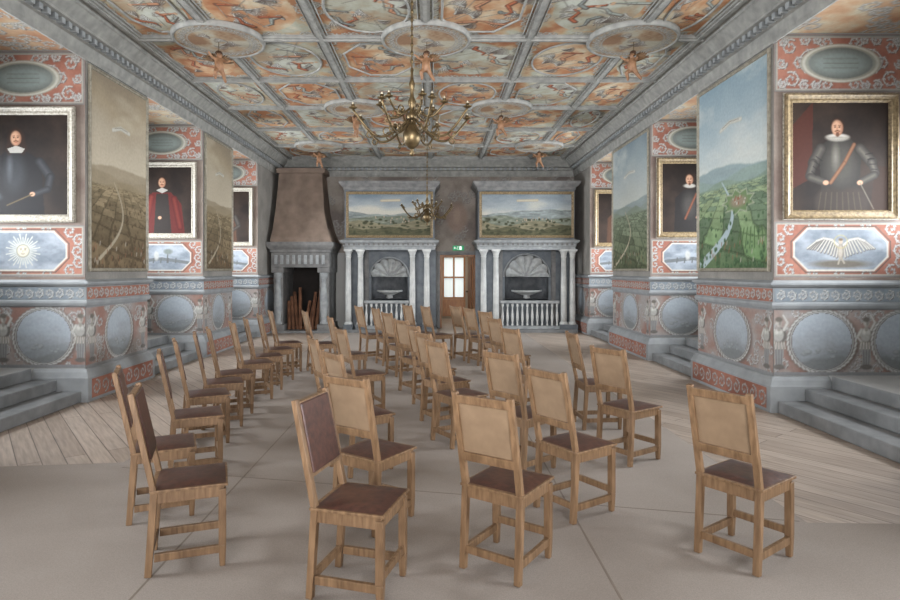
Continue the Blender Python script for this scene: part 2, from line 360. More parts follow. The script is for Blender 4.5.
def dado(w,h,items,seed,res=.011):
    cv=Cv(w,h,res); cv.nf([(.3,(136,106,97)),(.5,(144,126,119)),(.7,(148,143,140))],.35,seed)
    r=np.random.RandomState(seed)
    for k in range(int(w*30)):
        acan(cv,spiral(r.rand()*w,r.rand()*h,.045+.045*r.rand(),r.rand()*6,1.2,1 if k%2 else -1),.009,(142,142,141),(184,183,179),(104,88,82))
    for it in items:
        if it[0]=='m': medal(cv,it[1],h*.5,it[2],h*.44,seed+int(it[1]*10))
        else: herm(cv,it[1],h*.1,h*.82)
    cv.rect(0,0,w,.04,(128,129,130)); cv.rect(0,h-.03,w,h,(128,129,130)); return cv
def frieze(w,h,seed,blue=False,res=.010):
    cv=Cv(w,h,res); cv.nf([(.3,(108,116,124) if blue else RED2),(.7,(128,136,142) if blue else RED)],.3,seed)
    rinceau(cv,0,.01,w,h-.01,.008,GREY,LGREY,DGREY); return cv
def landscape(w,h,kind,seed,res=.012):
    cv=Cv(w,h,res); X,Y=cv.X,cv.Y; f=fbm(X,Y*1.5,.8,seed,4); v=Y/h; r=np.random.RandomState(seed)
    if kind=='blue': sky=[(.0,(208,212,205)),(.35,(182,194,196)),(.65,(160,176,183)),(1,(138,158,168))]; hor=.5
    elif kind=='brown': sky=[(0,(200,189,168)),(.4,(182,171,152)),(.7,(166,152,129)),(1,(142,130,112))]; hor=.5
    else: sky=[(0,(188,192,185)),(.4,(168,175,175)),(.7,(145,157,160)),(1,(124,137,144))]; hor=.5
    cv.C=cv.ramp(np.clip((v-hor)/(1-hor)+(f-.5)*.5,0,1),sky)
    cl=np.clip((fbm(X,Y*2.2,.8,seed+9,4)-.48)*3.5,0,1)*.6
    cv.over(cl,(210,211,204) if kind!='brown' else (198,188,167))
    far={'blue':(150,166,168),'brown':(164,152,131),'green':(142,152,151)}[kind]; mid={'blue':(130,149,128),'brown':(146,132,107),'green':(122,131,112)}[kind]; ner={'blue':(96,115,84),'brown':(104,90,71),'green':(86,92,70)}[kind]
    for k in range(3):
        line=hor+.03-.035*k+.022*np.sin(X*(2+k*1.3)+seed+k*2)+.03*(fbm(X,Y*0,.5,seed+k*3)-.5)
        c=[far[q]*(1-k*.35)+mid[q]*k*.35 for q in range(3)]; g=.94+.12*fbm(X,Y*3,.3,seed+k,3)
        m=np.clip((line-v)*h/.025,0,1)[...,None]; cv.C=cv.C*(1-m)+np.asarray(c,float)*g[...,None]*m
    tt=np.clip((hor-.05-v)/(hor-.05),0,1); dep=1/(.12+tt); U=(X-w*.5)*dep*.9+fbm(X,Y,.5,seed+5)*.5; V=dep*1.9+.35*U
    cu=np.floor(U*1.6).astype(int); cw=np.floor(V*1.4).astype(int); tb=np.random.RandomState(seed+2).rand(32,32); hsh=tb[cu%32,cw%32]
    base=np.stack([mid[q]*(1-tt)+ner[q]*tt for q in range(3)],-1)*(.86+.3*hsh)[...,None]
    if kind=='blue': base[...,0]+=18*(hsh>.6)*(1-tt); base[...,1]+=10*(hsh>.6)
    edge=np.minimum(np.minimum((U*1.6)%1,1-(U*1.6)%1),np.minimum((V*1.4)%1,1-(V*1.4)%1)); base*= (1-.18*(edge<.06))[...,None]
    base*=(.88+.24*fbm(X,Y*2,.12,seed+7,3))[...,None]
    m=np.clip((hor-.06-v)*h/.04,0,1)[...,None]; cv.C=cv.C*(1-m)+base*m
    wc=(172,188,192) if kind=='blue' else (172,162,141)
    riv=[(w*(.05+.35*t+.3*math.sin(3.2*t)),h*(.02+.44*t)) for t in [i/24 for i in range(25)]]
    cv.stroke(riv,.075 if kind=='blue' else .026,wc,.010)
    if kind=='blue':
        cx,cy=w*.62,h*.34; n=9; st=[(cx+(.42 if q%2 else .3)*math.cos(2*PI*q/(2*n)),cy+(.17 if q%2 else .11)*math.sin(2*PI*q/(2*n))) for q in range(2*n)]
        cv.poly(st,(116,138,100)); 
        for q in range(2*n): cv.stroke([st[q],st[(q+1)%(2*n)]],.008,(168,172,152))
        cv.ell(cx,cy,.2,.07,(150,137,118),.05)
        for q in range(14): x=cx+(r.rand()-.5)*.34; y=cy+(r.rand()-.5)*.1; cv.rect(x,y,x+.03,y+.035,(150,108,90) if q%2 else (182,177,164))
        for k in range(7): cv.stroke([(w*(.6+.06*k),h*.1),(w*(.66+.045*k),h*.2)],.010,(82,104,68))
    for k in range(120):
        x=r.rand()*w; y=h*(.005+.34*r.rand()**1.7); s=.008+.035*(1-y/h)**2*r.rand(); dk={'blue':(70,91,66),'brown':(88,76,61),'green':(66,72,56)}[kind]
        cv.ell(x,y,s,s*1.1,dk,.02); cv.ell(x-s*.3,y+s*.4,s*.5,s*.5,[min(255,q*1.3) for q in dk],.02)
    for k in range(30):
        x=r.rand()*w; y=h*(.02+.11*r.rand()); cv.stroke([(x,y),(x+.008,y+.045)],.008,(136,102,80) if k%3 else (178,172,160),.005)
    cv.stroke([(w*.36,h*.74),(w*.5,h*.765),(w*.66,h*.755)],.028,(182,180,168),None,(210,208,198)); cv.stroke([(w*.39,h*.75),(w*.5,h*.768),(w*.63,h*.76)],.004,(126,120,110))
    return cv
def wide_land(w,h,seed):
    cv=Cv(w,h,.013); X,Y=cv.X,cv.Y; v=Y/h
    f=fbm(X,Y*2.5,.7,seed,5); cv.C=cv.ramp(np.clip((v-.5)*1.6+(f-.5)*1.1,0,1),[(0,(184,180,169)),(.4,(152,159,161)),(1,(108,120,130))])
    for k,c in enumerate([(126,133,132),(114,119,107),(120,115,95),(84,83,65)]):
        line=.58-.13*k+.05*np.sin(X*(1.6+k)+seed+k*2)+.1*(fbm(X,Y*0,.5,seed+k)-.5); g=fbm(X,Y*4,.15,seed+11+k,4)
        m=np.clip((line-v)*h/.02,0,1)[...,None]; cv.C=cv.C*(1-m)+np.asarray(c,float)*(.7+.6*g)[...,None]*m
    r=np.random.RandomState(seed)
    for k in range(60): x=r.rand()*w; y=h*(.03+.38*r.rand()); cv.ell(x,y,.02+.05*r.rand()*(1-y/h),.015+.02*r.rand(),(66,68,52),.02)
    for k in range(16): x=w*(.3+.5*r.rand()); y=h*(.3+.15*r.rand()); cv.rect(x,y,x+.03,y+.03+.02*r.rand(),(154,141,123))
    cv.stroke([(w*.4,h*.85),(w*.62,h*.86)],.03,(166,153,129),None,(186,178,158)); return cv
def portrait(w,h,kind,seed,res=.008):
    cv=Cv(w,h,res); cv.nf([(.3,(36,30,27)),(.7,(54,44,38))],.4,seed)
    skin=(176,137,112); sks=(134,96,77); hx=w*.5; hy=h*.76
    st=cv.stroke
    if kind=='A':
        cv.poly([(0,h*.78),(w*.22,h),(w*.2,h*.3),(0,h*.2)],(68,40,33)); cv.poly([(w*.8,0),(w,0),(w,h*.4),(w*.86,h*.42)],(52,38,31))
        hx=w*.47; cv.poly([(w*.27,h*.57),(w*.38,h*.66),(w*.6,h*.66),(w*.72,h*.57),(w*.7,h*.3),(w*.66,h*.16),(w*.3,h*.16),(w*.3,h*.3)],(46,43,40))
        cv.ell(w*.5,h*.44,w*.15,h*.2,(66,63,58),.12); cv.ell(w*.45,h*.5,w*.03,h*.09,(106,102,94),.06)
        st([(w*.3,h*.57),(w*.22,h*.44),(w*.18,h*.32)],.065,(44,41,38),.05,(86,81,75)); st([(w*.19,h*.31),(w*.32,h*.27)],.048,(44,41,38),.04,(84,80,73))
        st([(w*.7,h*.57),(w*.82,h*.45),(w*.86,h*.35)],.065,(44,41,38),.05,(90,85,78)); st([(w*.85,h*.33),(w*.72,h*.27)],.048,(44,41,38),.04,(84,80,73))
        for q in range(4): st([(w*(.25-.015*q),h*(.5-.045*q)),(w*(.31-.02*q),h*(.46-.045*q))],.004,(30,28,27)); st([(w*(.76+.02*q),h*(.52-.045*q)),(w*(.83+.015*q),h*(.53-.05*q))],.004,(30,28,27))
        st([(w*.64,h*.61),(w*.54,h*.44),(w*.4,h*.26)],.022,(88,58,43),.022,(122,90,69))
        cv.ell(w*.4,h*.07,w*.17,h*.15,(52,45,40),.05); cv.ell(w*.62,h*.07,w*.17,h*.15,(54,46,41),.05)
        for k in range(8): st([(w*(.3+.055*k),h*.17),(w*(.27+.064*k),0)],.006,(72,64,54))
        cv.ell(w*.35,h*.26,.034,.028,skin,.012); cv.ell(w*.7,h*.26,.034,.028,skin,.012); st([(w*.7,h*.26),(w*.84,h*.02)],.006,(104,98,87))
        cv.ell(hx,hy-.11,.135,.045,(132,127,119),.02); cv.ell(hx,hy-.1,.115,.03,(170,165,155),.02)
        for k in range(13): st([(hx,hy-.1),(hx+.125*math.cos(PI+PI*k/12),hy-.105+.04*math.sin(PI+PI*k/12))],.003,(130,125,116))
    elif kind=='B':
        hx=w*.42; cv.poly([(w*.14,h*.52),(w*.32,h*.64),(w*.52,h*.64),(w*.7,h*.54),(w*.72,h*.2),(w*.74,0),(w*.12,0),(w*.12,h*.3)],(32,30,31))
        cv.ell(w*.4,h*.42,w*.12,h*.18,(46,47,49),.1); cv.ell(w*.35,h*.48,w*.02,h*.08,(78,80,84),.06)
        st([(w*.68,h*.53),(w*.8,h*.38),(w*.77,h*.26),(w*.62,h*.21)],.06,(34,33,34),.04,(58,59,62)); st([(w*.19,h*.5),(w*.12,h*.32),(w*.24,h*.18)],.06,(34,33,34),.05,(56,58,61))
        cv.ell(w*.6,h*.21,.034,.028,skin,.012); st([(w*.6,h*.21),(w*.32,h*.1)],.008,(86,74,54))
        cv.ell(hx,hy-.01,.11,.14,(48,35,29),.03); cv.ell(hx-.085,hy-.12,.045,.08,(46,34,28),.03); cv.ell(hx+.085,hy-.12,.045,.08,(46,34,28),.03)
        cv.poly([(hx-.11,hy-.13),(hx,hy-.09),(hx+.11,hy-.13),(hx+.075,hy-.18),(hx-.075,hy-.18)],(150,146,139))
    elif kind=='C':
        hx=w*.5; cv.poly([(w*.2,h*.45),(w*.34,h*.62),(w*.64,h*.62),(w*.82,h*.45),(w*.88,0),(w*.12,0)],(80,33,30)); st([(w*.32,h*.55),(w*.24,h*.2)],.06,(72,28,26),.08,(104,45,38)); st([(w*.7,h*.52),(w*.8,h*.1)],.06,(68,26,25),.08,(98,43,36))
        cv.poly([(w*.4,h*.6),(w*.6,h*.6),(w*.66,0),(w*.36,0)],(44,38,35)); cv.ell(hx,hy-.02,.11,.13,(48,37,31),.02); cv.poly([(hx-.11,hy-.14),(hx,hy-.09),(hx+.11,hy-.14),(hx,hy-.2)],(150,146,139)); cv.ell(w*.46,h*.24,.034,.03,skin,.012)
    else:
        hx=w*.45; cv.poly([(w*.22,h*.5),(w*.36,h*.62),(w*.56,h*.62),(w*.7,h*.5),(w*.72,0),(w*.2,0)],(38,35,34) if kind=='D' else (72,52,41)); cv.ell(w*.44,h*.4,w*.1,h*.16,(60,57,54),.12)
        st([(w*.68,h*.5),(w*.77,h*.32),(w*.6,h*.22)],.055,(42,38,36),.04,(70,66,61)); cv.ell(hx,hy-.11,.11,.04,(152,148,140),.02); cv.ell(w*.58,h*.22,.034,.03,skin,.012); st([(w*.56,h*.56),(w*.38,h*.2)],.02,(84,50,40),.02,(108,70,53))
    cv.ell(hx,hy+.04,.083,.083,(50,37,30),.02)
    cv.ell(hx,hy,.066,.092,sks,.012); cv.ell(hx-.012,hy+.005,.054,.082,skin,.03)
    for sg in(-1,1): cv.ell(hx+sg*.025-.004,hy+.012,.011,.006,(46,34,30),.006); st([(hx+sg*.038-.004,hy+.03),(hx+sg*.014-.004,hy+.032)],.004,(90,60,44))
    st([(hx-.004,hy+.01),(hx-.006,hy-.022)],.006,(154,108,86),.009); st([(hx-.028,hy-.036),(hx,hy-.03),(hx+.024,hy-.036)],.006,(84,54,36)); st([(hx-.014,hy-.05),(hx+.012,hy-.05)],.005,(140,76,64))
    if kind!='C' and kind!='B': cv.ell(hx,hy-.074,.02,.026,(88,62,48),.012)
    return cv
def ceil_panel(seed,w=1.4,h=1.74,res=.0135):
    cv=Cv(w,h,res); r=np.random.RandomState(seed)
    cv.nf([(.25,(144,98,73)),(.42,(164,122,92)),(.54,(176,154,125)),(.66,(164,165,150)),(.82,(190,184,165))],.4,seed)
    for k in range(36):
        x,y=[(r.rand()*w,.1),(r.rand()*w,h-.1),(.09,r.rand()*h),(w-.09,r.rand()*h)][k%4]
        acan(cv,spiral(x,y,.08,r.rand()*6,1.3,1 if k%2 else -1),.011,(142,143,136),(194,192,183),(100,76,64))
    shp=seed%3; cx,cy=w/2,h/2
    bg=cv.ramp(fbm(cv.X,cv.Y,.35,seed+40),[(.3,(160,110,80)),(.5,(178,142,110)),(.72,(192,180,156))])
    if seed%2: bg=cv.ramp(fbm(cv.X,cv.Y,.35,seed+40),[(.3,(152,132,109)),(.5,(160,158,142)),(.72,(180,182,171))])
    d=cv.dell(cx,cy,w*.38,h*.38) if shp else np.maximum(abs(cv.X-cx)/(w*.38),abs(cv.Y-cy)/(h*.38))
    m=d<1; cv.C[m]=bg[m]
    for k in range(8):
        ox=cx+(r.rand()-.5)*w*.62; oy=cy+(r.rand()-.5)*h*.62; a0=r.rand()*6.28; L=.13+.17*r.rand()
        for j in range(8):
            a=a0+j*.16; p=[(ox+L*t*math.cos(a+.4*t),oy+L*t*math.sin(a+.4*t)) for t in(0,.35,.7,1)]
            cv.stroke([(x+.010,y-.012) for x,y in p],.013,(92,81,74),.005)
            cv.stroke(p,.013,(130,130,126),.004,(208,206,197))
    for k in range(6):
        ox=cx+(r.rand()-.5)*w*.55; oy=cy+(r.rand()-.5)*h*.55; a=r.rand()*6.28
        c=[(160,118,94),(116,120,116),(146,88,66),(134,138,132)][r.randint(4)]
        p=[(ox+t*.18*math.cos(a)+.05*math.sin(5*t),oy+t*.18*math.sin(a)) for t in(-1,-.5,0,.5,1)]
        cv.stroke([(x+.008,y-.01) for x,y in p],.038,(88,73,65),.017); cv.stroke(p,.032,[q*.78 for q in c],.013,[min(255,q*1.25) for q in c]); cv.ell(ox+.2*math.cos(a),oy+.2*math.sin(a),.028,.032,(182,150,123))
    for k in range(10):
        ox=cx+(r.rand()-.5)*w*.6; oy=cy+(r.rand()-.5)*h*.6; a=r.rand()*6.28; cv.stroke([(ox,oy),(ox+.4*math.cos(a),oy+.4*math.sin(a))],.006,(86,82,77),.006,(156,153,145))
    return cv

# ------------------------------------------------------------ room shell
WL=4.4; WR=3.95; ZC=4.78; YF=17.0; YB=-3.0; ND=1.9; NZ=4.42; NF=.42
piersR=[(YB,1.0),(3.0,4.75),(7.0,9.0),(11.0,13.3),(15.3,YF)]
piersL=[(YB,1.5),(3.5,5.5),(7.55,9.17),(11.38,13.0),(14.9,YF)]
struct(MB().box(-WL-ND-.3,YB-.3,-.2,WR+ND+.3,YF+4,0).build('floor','floor'))
b=MB(); b.box(-WL-ND-.3,YB-.3,ZC,WR+ND+.3,YF+.3,ZC+.2)
ceil=struct(b.build('ceiling','rib'))
def side_wall(name,piers,W,sg):
    b=MB()
    def bx(xa,y0,z0,xb,y1,z1):
        x0,x1=sorted((sg*xa,sg*xb)); b.box(x0,y0,z0,x1,y1,z1)
    for y0,y1 in piers: bx(W,y0,0,W+ND+.3,y1,ZC)
    niches=[(piers[i][1],piers[i+1][0]) for i in range(len(piers)-1)]
    for y0,y1 in niches:
        bx(W,y0,NZ,W+ND+.3,y1,ZC)
        bx(W+.64,y0,0,W+ND+.3,y1,NF)
        m=(y0+y1)/2
        bx(W+ND,y0,NF,W+ND+.3,m-.6,NZ); bx(W+ND,m+.6,NF,W+ND+.3,y1,NZ); bx(W+ND,m-.6,NF,W+ND+.3,m+.6,1.3); bx(W+ND,m-.6,3.8,W+ND+.3,m+.6,NZ)
    w=struct(b.build(name,'wall'))
    return w,niches
wl,nL=side_wall('wall_left',piersL,WL,-1); wr,nR=side_wall('wall_right',piersR,WR,1)
wi=0
for W,sg,ns in((WL,-1,nL),(WR,1,nR)):
    for ni,(y0,y1) in enumerate(ns):
        wi+=1; m=(y0+y1)/2; x=sg*(W+ND+.12)
        w=struct(MB().box(x-.02,m-.6,1.3,x+.02,m+.6,3.8).build('window_%d'%wi,'pane'))
        f=MB(); 
        for yy in(-.56,0,.56): f.box(x-.05,m+yy-.04,1.3,x+.05,m+yy+.04,3.8)
        for k in range(6): z=1.34+k*.484; f.box(x-.045,m-.6,z-.03,x+.045,m+.6,z+.03)
        f.build('window_frame','white',w)
        ld=bpy.data.lights.new('window_light','AREA'); ld.shape='RECTANGLE'; ld.size=1.1; ld.size_y=2.4; ld.color=(.90,.95,1.0)
        if ni==0: ld.energy=310
        else: ld.energy=(185,185,230)[ni-1]; ld.spread=math.radians(125)
        lo=bpy.data.objects.new('window_light',ld); COL.objects.link(lo); lo.location=(sg*(W+ND-.05),m,2.55); lo.rotation_euler=(0,PI/2*sg,0)
LEDGE=[(0,1.20),(.025,1.20),(.04,1.235),(.04,1.26),(.02,1.275),(.02,1.44),(.045,1.455),(.065,1.48),(.065,1.50),(.03,1.515),(0,1.53)]
PLINTH=[(.08,0),(.08,.30),(.07,.32),(.05,.37),(.025,.40),(0,.41)]
for wall,piers,W,sg in((wl,piersL,WL,-1),(wr,piersR,WR,1)):
    for i,(y0,y1) in enumerate(piers):
        x=sg*W; xo=sg*(W+ND); path=[(xo,y0),(x,y0),(x,y1),(xo,y1)]
        MB().sweep(path,LEDGE,1 if sg>0 else -1).build('ledge','mould',wall)
        MB().sweep(path,PLINTH,1 if sg>0 else -1).build('plinth_moulding','mould',wall)
        if i<2: continue
        L=y1-y0; base=100*i+(7 if sg>0 else 0)
        def hall(name,cv,z,e=.004):
            if sg>0: canvas(name,cv,wall,(x-e,y1,z),-PI/2)
            else: canvas(name,cv,wall,(x+e,y0,z),PI/2)
        def near(name,cv,z,e=.004,xoff=0):
            if sg>0: canvas(name,cv,wall,(x+xoff,y0-e,z))
            else: canvas(name,cv,wall,(x-xoff-cv.w,y0-e,z))
        D=1.56
        mr=.36 if L>1.8 else .33
        hall('dado_panel',dado(L,.79,[('h',.14),('m',L/2,mr*1.25 if L>1.8 else mr),('h',L-.14)] ,base+1),.41)
        if sg>0: items=[('h',.06),('m',.56,.37),('h',1.08),('m',1.52,.35)]
        else: items=[('m',ND-.52,.36),('h',ND-1.03),('m',ND-1.5,.34),('h',ND-.06)]
        near('dado_panel',dado(ND,.79,items,base+2),.42)
        hall('frieze_panel',frieze(L+.02,.15,base+3),1.282,.024); near('frieze_panel',frieze(ND,.15,base+4,True),1.282,.024)
        hall('plinth_panel',frieze(L,.24,base+5,False,.014),.04,.084)
        near('cartouche_panel',top_panel(D,.68,base+6),3.72,.006,0)
        near('emblem_panel',emblem_panel(D,.66,['sun','wings','scene'][0 if (sg<0 and i==2) else 1 if (sg>0 and i==2) else 2],base+7),1.56,.006,0)
        cvm=Cv(L,2.84,.03); cvm.nf([(.3,(128,125,120)),(.7,(144,140,134))],.3,base+8); hall('wall_panel',cvm,1.53,.003)
        cvn=Cv(ND,2.84,.03); cvn.nf([(.3,(118,104,97)),(.7,(138,127,118))],.3,base+9); near('wall_panel',cvn,1.53,.003)
for wall,ns,W,sg in((wl,nL,WL,-1),(wr,nR,WR,1)):
    for i,(y0,y1) in enumerate(ns):
        if i==0: continue
        cv=Cv(ND,y1-y0,.018); cv.nf([(.3,(154,114,90)),(.5,(172,140,111)),(.7,(176,166,144))],.4,60+i)
        r=np.random.RandomState(i+3)
        for k in range(56): acan(cv,spiral(r.rand()*ND,r.rand()*(y1-y0),.12,r.rand()*6,1.3,1 if k%2 else -1),.014,(138,138,133),(188,186,178),(104,80,69))
        x=W if sg>0 else -W-ND
        canvas('soffit_panel',cv,wall,(x,y1,NZ-.004),0,PI/2)
CORN=[(0,4.29),(.02,4.29),(.03,4.32),(.04,4.34),(.06,4.45),(.10,4.46),(.10,4.52),(.20,4.54),(.20,4.57),(.30,4.69),(.32,4.70),(.32,4.73),(.37,4.78)]
ti=0
for (p,sd,ax) in(([(-WL,YB),(-WL,YF)],-1,'L'),([(WR,YB),(WR,YF)],1,'R'),([(-WL,YF),(WR,YF)],-1,'F')):
    ti+=1; b=MB().sweep(p,CORN,sd)
    t=struct(b.build('trim_%d'%ti,'rib'))
    d=MB()
    if ax!='F':
        y=4.6
        while y<16.6:
            x0,x1=((-WL+.06,-WL+.17) if ax=='L' else (WR-.17,WR-.06)); d.box(x0,y,4.46,x1,y+.06,4.525); y+=.13
    else:
        x=-3.9
        while x<3.4: d.box(x,YF-.17,4.46,x+.06,YF-.06,4.525); x+=.13
    d.build('dentil_course','ent',t)
XL=[-3.98,-2.9,-1.52,-.12,1.26,2.65,3.53]; YL=[-2.4,-.6,1.1,2.85,4.6,6.33,8.06,9.8,11.5,13.25,15.0,16.6]
b=MB()
for x in XL: b.box(x-.06,YB,ZC-.04,x+.06,YF-.1,ZC+.01); b.box(x-.025,YB,ZC-.06,x+.025,YF-.1,ZC-.035)
for y in YL: b.box(-4.0,y-.06,ZC-.0405,3.6,y+.06,ZC+.01); b.box(-4.0,y-.025,ZC-.0605,3.6,y+.025,ZC-.035)
b.build('ceiling_beams','rib',ceil)
variants=[ceil_panel(s) for s in range(10)]; vmesh=[None]*10
for j in range(len(YL)-1):
    for i in range(len(XL)-1):
        x0,x1,y0,y1=XL[i],XL[i+1],YL[j],YL[j+1]; vi=(i*3+j*7)%10
        o=canvas('painted_coffer',variants[vi],ceil,(x0,y1,ZC-.004),0,PI/2,sc=((x1-x0)/1.4,1,(y1-y0)/1.74),me=vmesh[vi]); vmesh[vi]=o.data
        if j<4: continue
        cx,cy=(x0+x1)/2,(y0+y1)/2; hx,hy=(x1-x0)/2-.09,(y1-y0)/2-.09
        b=MB(); sh=(i+j)%3; z=ZC-.008
        b.tube([(cx-hx,cy-hy,z),(cx+hx,cy-hy,z),(cx+hx,cy+hy,z),(cx-hx,cy+hy,z)],.014,4,True)
        if sh: n=28 if sh==1 else 8; b.tube([(cx+(hx-.1)*math.cos(2*PI*q/n+PI/8)*(1 if sh==1 else 1.05),cy+(hy-.1)*math.sin(2*PI*q/n+PI/8)*(1 if sh==1 else 1.05),z) for q in range(n)],.017,6,True)
        b.build('coffer_frame','rib',ceil)
meds=[(-2.9,8.06),(-.12,8.06),(2.65,8.06),(-1.52,11.5),(1.26,11.5),(-2.9,15.0),(-.12,15.0),(2.6,15.0)]
mm=None
for i,(x,y) in enumerate(meds):
    R=.58
    if mm is None:
        cv=Cv(1.3,1.3,.012); cv.nf([(.3,(140,112,90)),(.5,(162,142,118)),(.7,(172,166,150))],.2,77)
        for q in range(34):
            a=2*PI*q/34; acan(cv,spiral(.65+.47*math.cos(a),.65+.47*math.sin(a),.05,a,1.2,1),.009,(138,138,133),(190,188,180),(104,84,73))
        cv.ring(.65,.65,.4,.4,.018,(128,127,123),(176,174,166))
        r=np.random.RandomState(5)
        for k in range(5):
            ox=.65+(r.rand()-.5)*.35; oy=.65+(r.rand()-.5)*.35; a0=r.rand()*6.28
            for j in range(7):
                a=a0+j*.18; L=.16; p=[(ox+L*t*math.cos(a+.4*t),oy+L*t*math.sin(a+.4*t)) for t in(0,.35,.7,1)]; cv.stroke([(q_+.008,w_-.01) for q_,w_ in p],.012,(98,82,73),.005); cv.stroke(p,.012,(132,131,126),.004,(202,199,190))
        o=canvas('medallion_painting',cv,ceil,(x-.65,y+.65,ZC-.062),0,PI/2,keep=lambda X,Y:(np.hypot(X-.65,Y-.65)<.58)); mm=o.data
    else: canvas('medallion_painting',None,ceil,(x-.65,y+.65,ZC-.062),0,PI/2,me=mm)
    b=MB(); b.lathe([(R-.022,ZC-.06),(R-.02,ZC-.072),(R,ZC-.078),(R+.018,ZC-.07),(R+.022,ZC-.03),(R+.022,ZC)],(x,y,0),40); b.build('medallion_ring','rib',ceil,smooth=True)
struct(MB().box(-WL-ND,YB-.3,0,WR+ND,YB,ZC).build('wall_back','plain'))
DX0,DX1,DZ=.14,1.16,2.08
b=MB(); b.box(-WL-ND,YF,0,DX0,YF+.3,ZC); b.box(DX1,YF,0,WR+ND,YF+.3,ZC); b.box(DX0,YF,DZ,DX1,YF+.3,ZC)
wf=struct(b.build('wall_far','wall'))
cv=Cv(WL+WR,2.3,.022); cv.nf([(.3,(106,98,93)),(.5,(126,117,109)),(.7,(142,135,127))],.5,31)
r=np.random.RandomState(8)
for k in range(100): acan(cv,spiral(r.rand()*8.3,r.rand()*2.3,.11,r.rand()*6,1.3,1 if k%2 else -1),.013,(126,123,119),(158,154,148),(92,83,78))
cx=WL+.62; cv.ell(cx,1.0,.3,.42,(134,112,100),.1,.6); cv.ell(cx,1.05,.1,.2,(152,135,120),.08,.7)
canvas('painted_frieze',cv,wf,(-WL,YF-.004,2.14))
b=MB(); 
for xa,xb in((DX0-.09,DX0+.0),(DX1,DX1+.09)): b.box(xa,YF-.03,0,xb,YF+.34,DZ+.09)
b.box(DX0-.09,YF-.035,DZ,DX1+.09,YF+.34,DZ+.1); d1=struct(b.build('door_1','fstone',bevel=.01))
b=MB()
for xa,xb in((DX0,DX0+.05),(DX1-.05,DX1)): b.box(xa,YF+.1,0,xb,YF+.33,DZ-.05)
b.box(DX0,YF+.1,DZ-.05,DX1,YF+.33,DZ); b.build('door_lining','orange',d1)
lf=MB(); lf.bar((DX1-.06,YF+.35,1.02),(1.02,YF+1.25,1.02),.05,2.02)
leaf=lf.build('door_leaf','orange',d1)
for z in(.5,1.45): MB().bar((DX1-.12,YF+.48,z),(1.0,YF+1.15,z),.02,.7).build('door_panel','orange',d1)
MB().sphere((.97,YF+1.15,1.0),.035).build('door_knob','brass',d1,smooth=True)
b=MB(); y1=YF+3.4; b.box(-1.6,YF+.3,0,-1.5,y1,3); b.box(3,YF+.3,0,3.1,y1,3); b.box(-1.6,YF+.3,3,3.1,y1+.1,3.1)
b.box(-1.6,y1,0,.28,y1+.1,3); b.box(1.0,y1,0,3.1,y1+.1,3); b.box(.28,y1,0,1.0,y1+.1,.7); b.box(.28,y1,2.1,1.0,y1+.1,3)
struct(b.build('wall_beyond','warm'))
w=struct(MB().box(.28,y1+.05,.7,1.0,y1+.08,2.1).build('window_9','pane2')); f=MB()
for x in(.28,.64,1.0): f.box(x-.03,y1-.02,.7,x+.03,y1+.05,2.1)
for z in(.7,1.4,2.1): f.box(.25,y1-.018,z-.03,1.03,y1+.052,z+.03)
f.box(.25,y1-.03,.08,1.03,y1-.001,.66)
f.build('window_frame','orange',w)
ld=bpy.data.lights.new('room_light','AREA'); ld.size=1.0; ld.energy=34; ld.color=(1,.93,.82); lo=bpy.data.objects.new('room_light',ld); COL.objects.link(lo); lo.location=(.6,YF+2,2.9)

# carpets
def sheet(poly,z0,z1,name,m,parent=None):
    n=len(poly); b=MB(); b.add([(x,y,z0) for x,y in poly]+[(x,y,z1) for x,y in poly],[tuple(range(n)),tuple(range(n,2*n))]+[(i,(i+1)%n,n+(i+1)%n,n+i) for i in range(n)]); return b.build(name,m,parent)
CZ=.008
c1=sheet([(-4.2,YB+.1),(3.8,YB+.1),(3.8,3.86),(2.42,3.9),(2.32,15.6),(-2.62,15.6),(-2.66,5.12),(-4.2,4.95)],.0,CZ,'carpet','carpet')
tag(c1,'large beige grey woven carpet laid over the floorboards beneath the chairs','carpet')
for a_,b_ in(((-1.52,YB+.2),(-1.52,15.5)),((.93,YB+.2),(.93,15.5)),((-2.6,4.99),(2.38,3.92)),((-1.52,8.9),(.93,8.6))):
    MB().bar((a_[0],a_[1],CZ),(b_[0],b_[1],CZ),.012,.002).build('seam','seam',c1)
def ordn(i): return ['first','second','third','fourth','fifth','sixth','seventh','eighth','ninth','tenth'][i]
lab={(-1,1):'worn grey stone steps rising into the nearest window niche on the left',(-1,2):'grey stone steps in the middle left window niche, beyond the brown landscape painting',(-1,3):'grey stone steps in the farthest left window niche near the fireplace',
 (1,1):'broad grey stone steps rising into the nearest window niche on the right',(1,2):'grey stone steps in the middle right window niche, beyond the blue sky painting',(1,3):'grey stone steps in the farthest right window niche beside the columned alcove'}
for W,sg,ns in((WL,-1,nL),(WR,1,nR)):
    for i,(y0,y1) in enumerate(ns):
        if i==0: continue
        t=thing('stone_steps',lab[(sg,i)],'steps',(sg*W,(y0+y1)/2,0),0,'steps into the window niches'); L=(y1-y0)/2-.085
        for k in range(3):
            xa,xb=sorted((sg*(.0+.31*k),sg*(.635))); MB().box(xa,-L,.14*k+.001,xb,L,.14*(k+1)).build('step','stone',t,bevel=.012)

